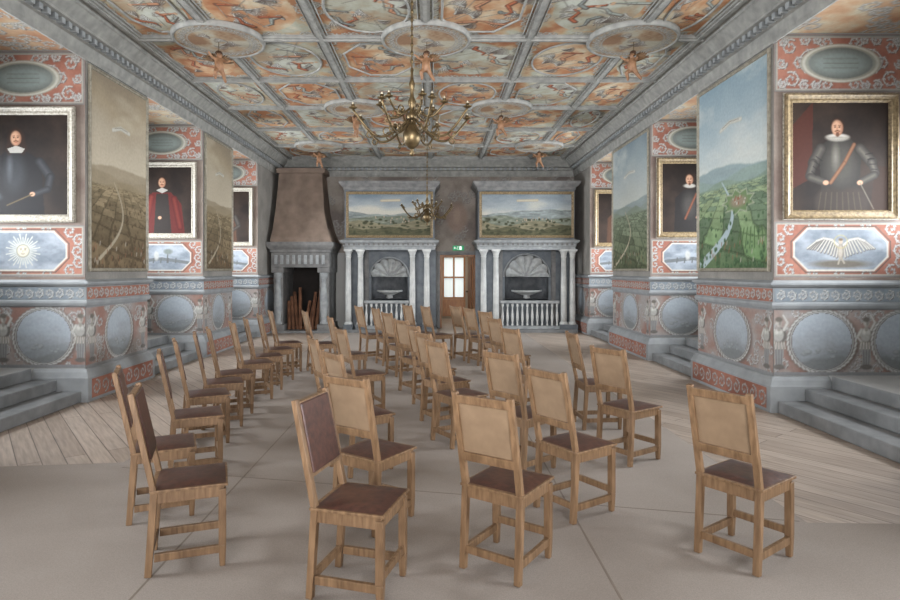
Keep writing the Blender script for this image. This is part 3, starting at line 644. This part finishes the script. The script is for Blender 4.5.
def painting(name,label,loc,rz,w,h,cv,fw,dep,fm,group=None,inner=None):
    t=thing(name,label,'painting',loc,rz,group)
    MB().rectframe(w,h,[(0,0.004),(0,dep),(fw*.2,dep+.012),(fw*.35,dep),(fw*.6,dep*.8),(fw*.8,dep*.9),(fw,dep*.35),(fw,.008)]).build('frame',fm,t)
    if inner: MB().rectframe(w+.03,h+.03,[(0,.006),(0,.02),(.04,.02)]).build('backing',inner,t).location=(0,0,-.015)
    canvas('canvas',cv,t,(0,-.016,fw*.9),m='canvas',x0=-cv.w/2); return t
PW,PH,FW=1.31,1.45,.10
for (sg,i,kind,fm,label) in((1,2,'A','gilt','portrait of man in armour with ruff collar and sash, gilt frame, nearest on right'),
    (1,3,'D','gilt','dark portrait in the middle right niche, man in black with pale collar'),(1,4,'E','gilt','brown toned portrait in the farthest right niche beside the alcove'),
    (-1,2,'B','silver','portrait of long haired man in dark armour, silver frame, nearest on left'),(-1,3,'C','silver','portrait of man in red cloak, in the middle left niche'),
    (-1,4,'E','silver','small looking dark portrait in the farthest left niche near the fireplace')):
    W,P=(WR,piersR) if sg>0 else (WL,piersL); y0=P[i][0]; xc=sg*(W+.11+PW/2)
    painting('portrait_painting',label,(xc,y0-.007,2.245),0,PW,PH,portrait(PW-2*FW*.9,PH-2*FW*.9,kind,i*5+(3 if sg>0 else 0)),FW,.05,fm,'portraits in the window niches','silver' if sg>0 else None)
for (sg,i,kind,label) in((1,2,'blue','tall landscape painting with blue sky and green fields on the right pier nearest camera'),(1,3,'green','tall grey green landscape painting on the second right pier'),
    (-1,2,'brown','tall brown landscape painting with hazy sky on the left pier nearest camera'),(-1,3,'brown','tall dim brown landscape painting on the second left pier')):
    W,P=(WR,piersR) if sg>0 else (WL,piersL); y0,y1=P[i]; L=y1-y0-.08
    painting('landscape_painting',label,(sg*(W-.006),(y0+y1)/2,1.63),-PI/2*sg,L,2.63,landscape(L-.09,2.54,kind,i*3+(1 if sg>0 else 0)),.05,.03,'thin','tall landscapes on the piers')

# ------------------------------------------------------------ fireplace
fp=thing('fireplace','grey stone fireplace with tall brown tapering hood in the far left corner','fireplace',(-3.45,16.3,0))
def F_(x): return x+3.45
b=MB(); prof=[(2.38,-4.3,-2.7,15.62),(2.5,-4.3,-2.74,15.66),(2.75,-4.28,-2.84,15.8),(3.2,-4.27,-2.95,16.0),(3.8,-4.26,-3.02,16.2),(4.3,-4.25,-3.07,16.32)]
vs=[];fs=[]
for z,x0,x1,y in prof: vs+=[(F_(x0),y-16.3,z),(F_(x1),y-16.3,z),(F_(x1),.68,z),(F_(x0),.68,z)]
for j in range(len(prof)-1):
    for i in range(4): fs.append((j*4+i,j*4+(i+1)%4,(j+1)*4+(i+1)%4,(j+1)*4+i))
fs+=[(0,3,2,1)]; b.add(vs,fs); b.box(F_(-4.3),-.06,4.28,F_(-2.98),.68,4.42); b.build('hood','hood',fp,bevel=.02)
pth=[(F_(-4.28),.68),(F_(-4.28),-.62),(F_(-2.76),-.62),(F_(-2.76),.68)]
b=MB().sweep(pth,[(-.3,1.72),(0,1.72),(0,2.1),(.03,2.12),(.03,2.18),(.08,2.24),(.11,2.3),(.11,2.38),(-.3,2.38)],-1); b.build('mantel','fstone',fp)
for k in range(9): MB().box(F_(-4.2)+k*.155,-.65,1.8,F_(-4.2)+k*.155+.085,-.6,2.04).build('mantel_block','ent',fp,bevel=.015)
for x in(-4.13,-2.92):
    j=MB(); j.box(F_(x)-.17,-.6,0,F_(x)+.17,.68,.22); j.box(F_(x)-.12,-.5,.22,F_(x)+.12,.68,1.72); j.box(F_(x)-.16,-.6,1.58,F_(x)+.16,.66,1.72)
    jb=j.build('jamb','fstone',fp,bevel=.012)
    MB().lathe([(.1,.22),(.11,.26),(.07,.32),(.085,.5),(.1,.8),(.07,1.2),(.06,1.4),(.09,1.46),(.11,1.58)],(F_(x),-.52,0),16).build('column','ent',jb,smooth=True)
b=MB(); b.box(F_(-4.0),.6,.0,F_(-3.05),.68,1.72); b.build('firebox','soot',fp); b=MB(); b.box(F_(-4.3),-.65,0.001,F_(-2.7),.6,.06); b.build('hearth','stone',fp)
for k in range(9):
    x=-3.88+.1*k; y=15.98+.05*(k%3); lean=(-.12 if k<4 else .12)*(.5+.3*(k%3)); h=.75+.12*((k*5)%4)
    o=MB().tube([(0,0,0),(lean*.5,.1,h*.5),(lean,.22,h)],[.05,.047,.043],7).build('firewood_log','log')
    o.location=(x,y,.065)
    tag(o,'split brown firewood log stood on end inside the fireplace','firewood log','firewood logs leaning in the fireplace')

# ------------------------------------------------------------ columned alcoves
def alcove(xc,w,cols,nx,rn,label,seed):
    t=thing('columned_alcove',label,'alcove',(xc,15.8,0)); dp=1.14; hw=w/2
    b=MB().box(-hw,-.02,0,hw,dp,.08); b.build('floor_slab','stone',t)
    rect=lambda e:[(-hw+e,dp),(-hw+e,0+e),(hw-e,0+e),(hw-e,dp)]
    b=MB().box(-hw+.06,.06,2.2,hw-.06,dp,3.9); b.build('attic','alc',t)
    MB().sweep(rect(.06),[(0,2.18),(0,2.2),(.02,2.2),(.02,2.26),(.04,2.28),(.04,2.34),(.10,2.38),(.12,2.43),(.05,2.45),(0,2.48)],-1).build('entablature','ent',t)
    MB().sweep(rect(.06),[(0,3.76),(.03,3.78),(.03,3.83),(.08,3.87),(.12,3.92),(.14,3.95),(.14,3.99),(.0,4.01),(-.3,4.01)],-1).build('crowning_cornice','fstone',t)
    dm=None; x=-hw+.03
    while x<hw-.08:
        if dm is None: dm=MB().box(0,-.005,2.3,.05,.04,2.36).build('dentil','fstone',t); dm.location=(x,0,0)
        else:
            q=dm.copy(); COL.objects.link(q); q.location=(x,0,0)
        x+=.13
    for i,x in enumerate(cols):
        c=MB().lathe([(.078,.26),(.08,.5),(.078,1.2),(.066,2.0)],(x,.15,0),18).build('column','marble',t,smooth=True)
        MB().lathe([(.11,.2),(.115,.22),(.095,.24),(.105,.26),(.085,.28)],(x,.15,0),18).build('base','marble',c,smooth=True)
        q=MB().lathe([(.066,1.98),(.08,2.0),(.07,2.02),(.08,2.08),(.105,2.14),(.105,2.15)],(x,.15,0),18); q.box(x-.11,.04,2.145,x+.11,.26,2.2); q.build('capital','marble',c)
        MB().box(x-.12,.03,.08,x+.12,.27,.21).build('pedestal','alc',c)
    yb=.7; zs=1.46; n=20
    b=MB(); vs=[];fs=[]
    for i in range(n+1):
        a=PI*i/n; X=nx-rn*math.cos(a); Z=zs+rn*math.sin(a); vs+=[(X,yb,Z),(X,yb,2.2)]
    for i in range(n): fs.append((2*i,2*i+1,2*i+3,2*i+2))
    b.add(vs,fs); b.box(-hw+.02,yb,.08,nx-rn,yb+.05,2.2); b.box(nx+rn,yb,.08,hw-.02,yb+.05,2.2); b.box(nx-rn,yb,.08,nx+rn,yb+.05,.85)
    b.build('niche_wall','alc',t,fix=True)
    for x in(nx-rn-.13,nx+rn+.13):
        MB().box(x-.06,yb-.05,.08,x+.06,yb,2.2).build('pilaster','fstone',t,bevel=.01)
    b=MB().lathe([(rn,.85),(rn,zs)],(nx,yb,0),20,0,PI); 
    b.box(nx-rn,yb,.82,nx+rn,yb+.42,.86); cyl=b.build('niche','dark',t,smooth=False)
    cyl.scale=(1,.68,1); cyl.location=(0,yb*(1-.68),0)
    vs=[];fs=[]; A=96; R=10
    for j in range(R+1):
        r=j/R
        for i in range(A+1):
            a=PI*i/A; fl=abs(math.sin(a*6.5)); rr=rn*r*(1-.07*(1-fl)*r) ; y=yb+.14*math.sqrt(max(0,1-r*r))-.14*r*fl
            vs.append((nx-rr*math.cos(a),y,zs+rr*math.sin(a)))
    for j in range(R):
        for i in range(A): q=j*(A+1)+i; fs.append((q,q+1,q+A+2,q+A+1))
    MB().add(vs,fs).build('shell','shell',t,smooth=True,fix=False)
    MB().lathe([(.02,.86),(.10,.88),(.08,.95),(rn*.5,1.02),(rn*.7,1.06),(rn*.7,1.1),(rn*.62,1.1),(rn*.4,1.06),(0.001,1.05)],(nx,yb+.02,0),24,PI,2*PI).build('basin','shell',t,smooth=True)
    MB().tube([(nx-(rn+.03)*math.cos(PI*i/24),yb-.02,zs+(rn+.03)*math.sin(PI*i/24)) for i in range(25)],.024,8).build('arch_moulding','ent',t,smooth=True)
    return t
alcove(-1.2,2.5,[-1.1,-.78,.6,.98],-.05,.5,'left painted alcove with columns and shell niche, between fireplace and doorway',1)
alcove(2.42,2.66,[-1.13,-.8,1.0,1.23],.1,.6,'right painted alcove with columns and shell niche, right of the doorway',2)
painting('landscape_painting','wide landscape painting set above the columns left of the doorway',(-1.2,15.855,2.5),0,2.3,1.22,wide_land(2.16,1.08,3),.07,.03,'gilt','wide landscapes over the alcoves')
painting('landscape_painting','wide landscape painting set above the columns right of the doorway',(2.42,15.855,2.5),0,2.5,1.22,wide_land(2.36,1.08,11),.07,.03,'gilt','wide landscapes over the alcoves')
for xc,w,lb in((-1.29,1.2,'pale balustrade in front of the left shell niche'),(2.52,1.58,'pale balustrade in front of the right shell niche')):
    t=thing('balustrade',lb,'balustrade',(xc,15.95,.08),0,'balustrades before the shell niches')
    MB().box(-w/2,-.06,.68,w/2,.06,.76).build('handrail','ent',t,bevel=.015); MB().box(-w/2,-.06,0.001,w/2,.06,.09).build('bottom_rail','ent',t,bevel=.01)
    n=int(w/.13)
    for k in range(n): MB().lathe([(.026,.09),(.03,.12),(.018,.16),(.036,.28),(.038,.34),(.018,.52),(.016,.58),(.03,.62),(.03,.68)],(-w/2+w*(k+.5)/n,0,0),10).build('baluster','marble',t,smooth=True)
t=thing('exit_sign','small green lit emergency exit sign above the doorway','exit sign',(.66,YF-.055,2.2))
MB().box(-.16,0,0,.16,.05,.14).build('sign_box','green',t,bevel=.004)
b=MB(); b.box(.03,-.004,.02,.09,-.001,.12); b.box(-.12,-.004,.065,-.07,-.001,.08); b.add([(-.13,-.004,.072),(-.105,-.004,.1),(-.105,-.004,.044)],[(0,1,2)])
b.sphere((-.01,-.003,.112),.011,6); b.bar((-.015,-.003,.1),(-.03,-.003,.062),.018,.004); b.bar((-.03,-.003,.064),(-.055,-.003,.03),.01,.004); b.bar((-.03,-.003,.064),(-.005,-.003,.04),.01,.004); b.bar((-.005,-.003,.04),(-.01,-.003,.02),.01,.004); b.bar((-.018,-.003,.095),(-.048,-.003,.08),.008,.004); b.bar((-.018,-.003,.095),(.012,-.003,.075),.008,.004)
b.build('pictogram','swhite',t)

# ------------------------------------------------------------ chandeliers
def chandelier(loc,sc,label,top,th=1.0):
    t=thing('chandelier',label,'chandelier',loc,.2); s=sc
    pr=[(.001,-.27),(.016,-.26),(.028,-.235),(.016,-.21),(.024,-.19),(.065,-.16),(.09,-.1),(.092,-.05),(.078,.0),(.045,.04),(.025,.07),(.034,.1),(.055,.12),(.038,.16),(.02,.19),(.034,.24),(.042,.28),(.022,.33),(.016,.38),(.026,.42),(.032,.46),(.018,.5),(.012,.56),(.018,.6),(.001,.62)]
    MB().lathe([(r*s,z*s) for r,z in pr],n=20).build('body','brass',t,smooth=True)
    b=MB(); z=.6*s
    b.tube([(0,0,z),(0,0,top-loc[2])],.008,6)
    zz=z
    while zz<top-loc[2]-.05: b.sphere((0,0,zz),.018,6,(1,1,1.5)); zz+=.09
    b.build('chain','brass',t)
    for tier,(n,R,z0,zd) in enumerate(((8,.60,.10,-.13),(6,.33,.20,-.05))):
        for k in range(n):
            a=2*PI*k/n+(PI/n if tier else 0)+.15; pts=[]
            for i in range(17):
                q=i/16; rr=.04+(R-.04)*q; zz=z0+zd*math.sin(q*PI)*1.5+(.0 if q<.6 else (q-.6)*.12)
                pts.append((rr*math.cos(a)*s,rr*math.sin(a)*s,zz*s))
            e=Vector(pts[-1])
            bm=MB().tube(pts,.0115*s*th,6)
            for mi,rad,sgn in((6,.055,1),(11,.04,-1)):
                mid=Vector(pts[mi]); bm.tube([mid+Vector((rad*math.cos(w)*math.cos(a),rad*math.cos(w)*math.sin(a),sgn*(rad*math.sin(w)+rad)))*s*(1-.05*j) for j,w in enumerate([x*.6-1.5 for x in range(9)])],.008*s*th,5)
            arm=bm.build('arm','brass',t,smooth=True)
            MB().lathe([(.008*s,0),(.04*s,.012*s),(.045*s,.02*s),(.016*s,.02*s),(.02*s,.045*s),(.014*s,.05*s)],e,12).build('drip_pan','brass',arm,smooth=True)
            MB().lathe([(.010*s,.045*s),(.010*s,.06*s),(.004*s,.07*s),(.001,.075*s)],e,8).build('candle','cand',arm,smooth=True)
    return t
chandelier((-.25,6.5,3.17),1.08,'large brass chandelier with curved arms hanging nearest the camera',ZC-.05)
chandelier((-.17,12.9,2.86),.95,'smaller looking brass chandelier hanging farther back toward the doorway',ZC-.04,1.3)

# ------------------------------------------------------------ putti
def putto():
    t=thing('hanging_putto','','cherub figure',(0,0,0)); t.scale=(.9,.9,.9)
    me=bpy.data.meshes.new('body')
    V=[((0,0,0),.05),((0,-.01,.06),.058),((0,0,.12),.05),((0,.0,.155),.025),((0,-.005,.19),.045),((0,-.01,.225),.04),
       ((-.055,0,.13),.026),((-.11,-.03,.15),.02),((-.15,-.06,.19),.014),((-.165,-.07,.205),.014),
       ((.055,0,.13),.026),((.1,-.04,.09),.02),((.14,-.09,.1),.014),((.155,-.1,.108),.014),
       ((-.035,-.01,-.03),.04),((-.06,-.07,-.07),.033),((-.055,-.02,-.15),.024),((-.06,-.04,-.18),.016),
       ((.035,0,-.03),.04),((.07,.02,-.1),.033),((.1,.07,-.16),.024),((.11,.06,-.19),.016)]
    E=[(0,1),(1,2),(2,3),(3,4),(4,5),(2,6),(6,7),(7,8),(8,9),(2,10),(10,11),(11,12),(12,13),(0,14),(14,15),(15,16),(16,17),(0,18),(18,19),(19,20),(20,21)]
    me.from_pydata([v for v,_ in V],E,[]); me.materials.append(M['skin'])
    o=bpy.data.objects.new('body',me); COL.objects.link(o); o.parent=t
    sk=o.modifiers.new('s','SKIN'); 
    for i,(_,r) in enumerate(V): me.skin_vertices[0].data[i].radius=(r,r)
    me.skin_vertices[0].data[0].use_root=True; sk.use_smooth_shade=True
    ss=o.modifiers.new('u','SUBSURF'); ss.levels=1; ss.render_levels=1
    b=MB(); b.sphere((0,.012,.222),.047,8,(1,1,.95)); 
    for k in range(9): a=PI*k/8; b.sphere((.04*math.cos(a),.015,.225+.03*math.sin(a)),.016,5)
    b.build('hair','hair',t,smooth=True)
    for sx in(-1,1): MB().sphere((.015*sx,-.048,.2),.005,5).build('eye','black',t)
    MB().sphere((0,-.054,.19),.007,5).build('nose','skin',t,smooth=True)
    for sg in(-1,1):
        w=MB()
        for k in range(6):
            a=.15+k*.24; L=.2-.015*k; p=[(sg*(.03+L*q*math.cos(a)),.05+.02*q,.11+L*q*math.sin(a)) for q in(0,.4,.75,1)]
            w.tube(p,[.014,.022,.018,.005],6)
        w.build('wing','wing',t,smooth=True)
    w=MB().tube([(0,.03,.1),(0,.035,.3),(0,.035,.44)],.005,5); w.build('hook','brass',t)
    return t
pt=putto(); spots=[(-2.9,8.06,4.36,'winged cherub hanging over the left of the ceiling, nearest row',.5),(-.12,8.06,4.36,'winged cherub hanging behind the top of the near chandelier',-.3),(2.65,8.06,4.36,'winged cherub hanging over the right of the ceiling, nearest row',-.9),
 (-1.52,11.5,4.38,'winged cherub hanging just left of the near chandelier, middle row',.9),(1.26,11.5,4.38,'winged cherub hanging right of the near chandelier, middle row',-.5),(-2.9,15.0,4.38,'winged cherub hanging beside the fireplace hood',.3),(2.6,15.0,4.38,'winged cherub hanging before the right alcove',-.4)]
for i,(x,y,z,lb,rz) in enumerate(spots):
    if i==0: pt.location=(x,y,z); pt.rotation_euler=(0,0,rz); pt['label']=lb; pt['group']='cherubs hanging from the ceiling'
    else: dup(pt,(x,y,z),rz,lb,'cherubs hanging from the ceiling')

# ------------------------------------------------------------ chairs
HW=.168; DP=.345; TOP=.985
def ry(z): return -.02 if z<=0 else (-.02+.02*z/.45 if z<.45 else -.115*(z-.45)/.535)
def make_chair():
    t=thing('oak_chair','','chair',(0,0,0),0,'oak chairs with leather seats'); hw=HW; D=DP
    for sx in(-1,1):
        b=MB(); b.bar((sx*hw,-.03,0),(sx*hw,0,.45),.036,.036,.038); b.bar((sx*hw,0,.44),(sx*hw,ry(TOP),TOP),.038,.032,.034,up=(0,1,0))
        b.build('back_post','oak',t,bevel=.004)
        b=MB(); b.bar((sx*hw,D,.0),(sx*hw,D,.12),.030,.030,.04); b.bar((sx*hw,D,.12),(sx*hw,D,.43),.04,.04); b.build('leg','oak',t,bevel=.004)
        b=MB(); b.box(sx*hw-.012,.0,.075,sx*hw+.012,D,.118); b.build('stretcher','oak',t,bevel=.003)
    for y,z in((-.02,.085),(D,.125)):
        b=MB(); b.box(-hw,y-.011,z,hw,y+.011,z+.042); b.build('stretcher','oak',t,bevel=.003)
    b=MB(); b.box(-hw-.01,-.01,.385,hw+.01,.01,.45); b.box(-hw-.01,D-.01,.385,hw+.01,D+.01,.45); b.box(-hw-.01,0,.385,-hw+.01,D,.45); b.box(hw-.01,0,.385,hw+.01,D,.45)
    b.build('seat_frame','oak',t,bevel=.003)
    MB().box(-hw-.026,-.022,.447,hw+.026,D+.03,.462).build('seat_board','oak',t,bevel=.003)
    vs=[];fs=[];n=10
    for j in range(n+1):
        for i in range(n+1):
            u=i/n*2-1;v=j/n*2-1; vs.append((u*(hw+.014),D/2+.01+v*(D/2+.008),.463+.016*(1-u**4)*(1-v**4)))
    for j in range(n):
        for i in range(n): q=j*(n+1)+i; fs.append((q,q+1,q+n+2,q+n+1))
    MB().add(vs,fs).build('seat','leather',t,smooth=True)['label']='dark brown leather seat'
    def slab(z0,z1,ya,yb,x):
        vs=[]
        for z in(z0,z1):
            y=ry(z); vs+=[(-x,y+ya,z),(x,y+ya,z),(x,y+yb,z),(-x,y+yb,z)]
        return MB().add(vs,[(0,3,2,1),(4,5,6,7),(0,1,5,4),(1,2,6,5),(2,3,7,6),(3,0,4,7)])
    slab(.925,.972,-.017,.014,hw).build('top_rail','oak',t,bevel=.003); slab(.60,.65,-.017,.014,hw).build('lower_rail','oak',t,bevel=.003)
    slab(.64,.935,-.002,.004,hw-.012).build('back_panel','panel',t); pd=slab(.62,.965,.006,.024,hw-.016).build('back_pad','leather',t,bevel=.006); pd['label']='dark brown leather padding on front of backrest'
    return t
ch=make_chair()
files=[('in the file along the left wall',[(148,577,20),(129,525,24),(170,478,24),(185,448,26),(203,430,22),(217,417,25),(241,402,28),(253,392,24),(267,382,26),(277,373,24)]),
 ('in the file left of centre',[(310,598,-16),(375,537,56),(350,478,35),(325,443,25),(352,418,28),(338,389,20),(312,374,24)]),
 ('in the middle file',[(452,449,32),(437,428,30),(425,410,26),(413,395,34),(396,377,30),(383,366,25),(366,361,28),(415,358,30),(433,361,26)]),
 ('in the file right of centre',[(518,586,55),(523,478,40),(524,417,28),(505,391,25),(495,374,30),(478,366,26),(464,361,30)]),
 ('in the rightmost file',[(757,576,36),(573,524,34),(630,467,34),(584,430,4)])]
first=True
for fl,lst in files:
    for i,(px,py,th) in enumerate(lst):
        y=990/(py-CY)*(EYE-CZ)/EYE; x=(px-CX)/F*y; a=math.radians(th); fw=Vector((math.cos(a),math.sin(a))); rt=Vector((math.sin(a),-math.cos(a)))
        o=Vector((x,y))-rt*HW+fw*.03; lb='tan oak chair, brown leather seat, %s from camera %s'%(ordn(i),fl)
        rz=a-PI/2
        if first: ch.location=(o.x,o.y,CZ+.001); ch.rotation_euler=(0,0,rz); ch['label']=lb; first=False
        else: dup(ch,(o.x,o.y,CZ+.001),rz,lb)

# ------------------------------------------------------------ light, world, camera
def area(loc,rot,sx,sy,e,c=(.98,.98,1),sp=None):
    ld=bpy.data.lights.new('daylight','AREA'); ld.shape='RECTANGLE'; ld.size=sx; ld.size_y=sy; ld.energy=e; ld.color=c
    if sp: ld.spread=math.radians(sp)
    o=bpy.data.objects.new('daylight',ld); COL.objects.link(o); o.location=loc; o.rotation_euler=rot
area((-.2,YB+.15,2.3),(math.radians(90),0,0),6,3.2,180)  # unseen fill lamp added before the windowless back wall to even out the hall
area((-.2,YB+.12,2.6),(math.radians(90),0,0),6,3.0,175,sp=55)  # second added fill lamp, narrow spread to reach the far end
w=bpy.data.worlds.new('World'); S.world=w; w.use_nodes=True; w.node_tree.nodes['Background'].inputs[0].default_value=(.75,.85,1,1); w.node_tree.nodes['Background'].inputs[1].default_value=1
cam=bpy.data.cameras.new('Camera'); cam.sensor_width=36; cam.lens=24; cam.shift_x=15/900; cam.shift_y=-30/900; cam.clip_end=100; cam.clip_start=.05
co=bpy.data.objects.new('Camera',cam); COL.objects.link(co); co.location=(0,0,EYE); co.rotation_euler=(PI/2,0,0); S.camera=co
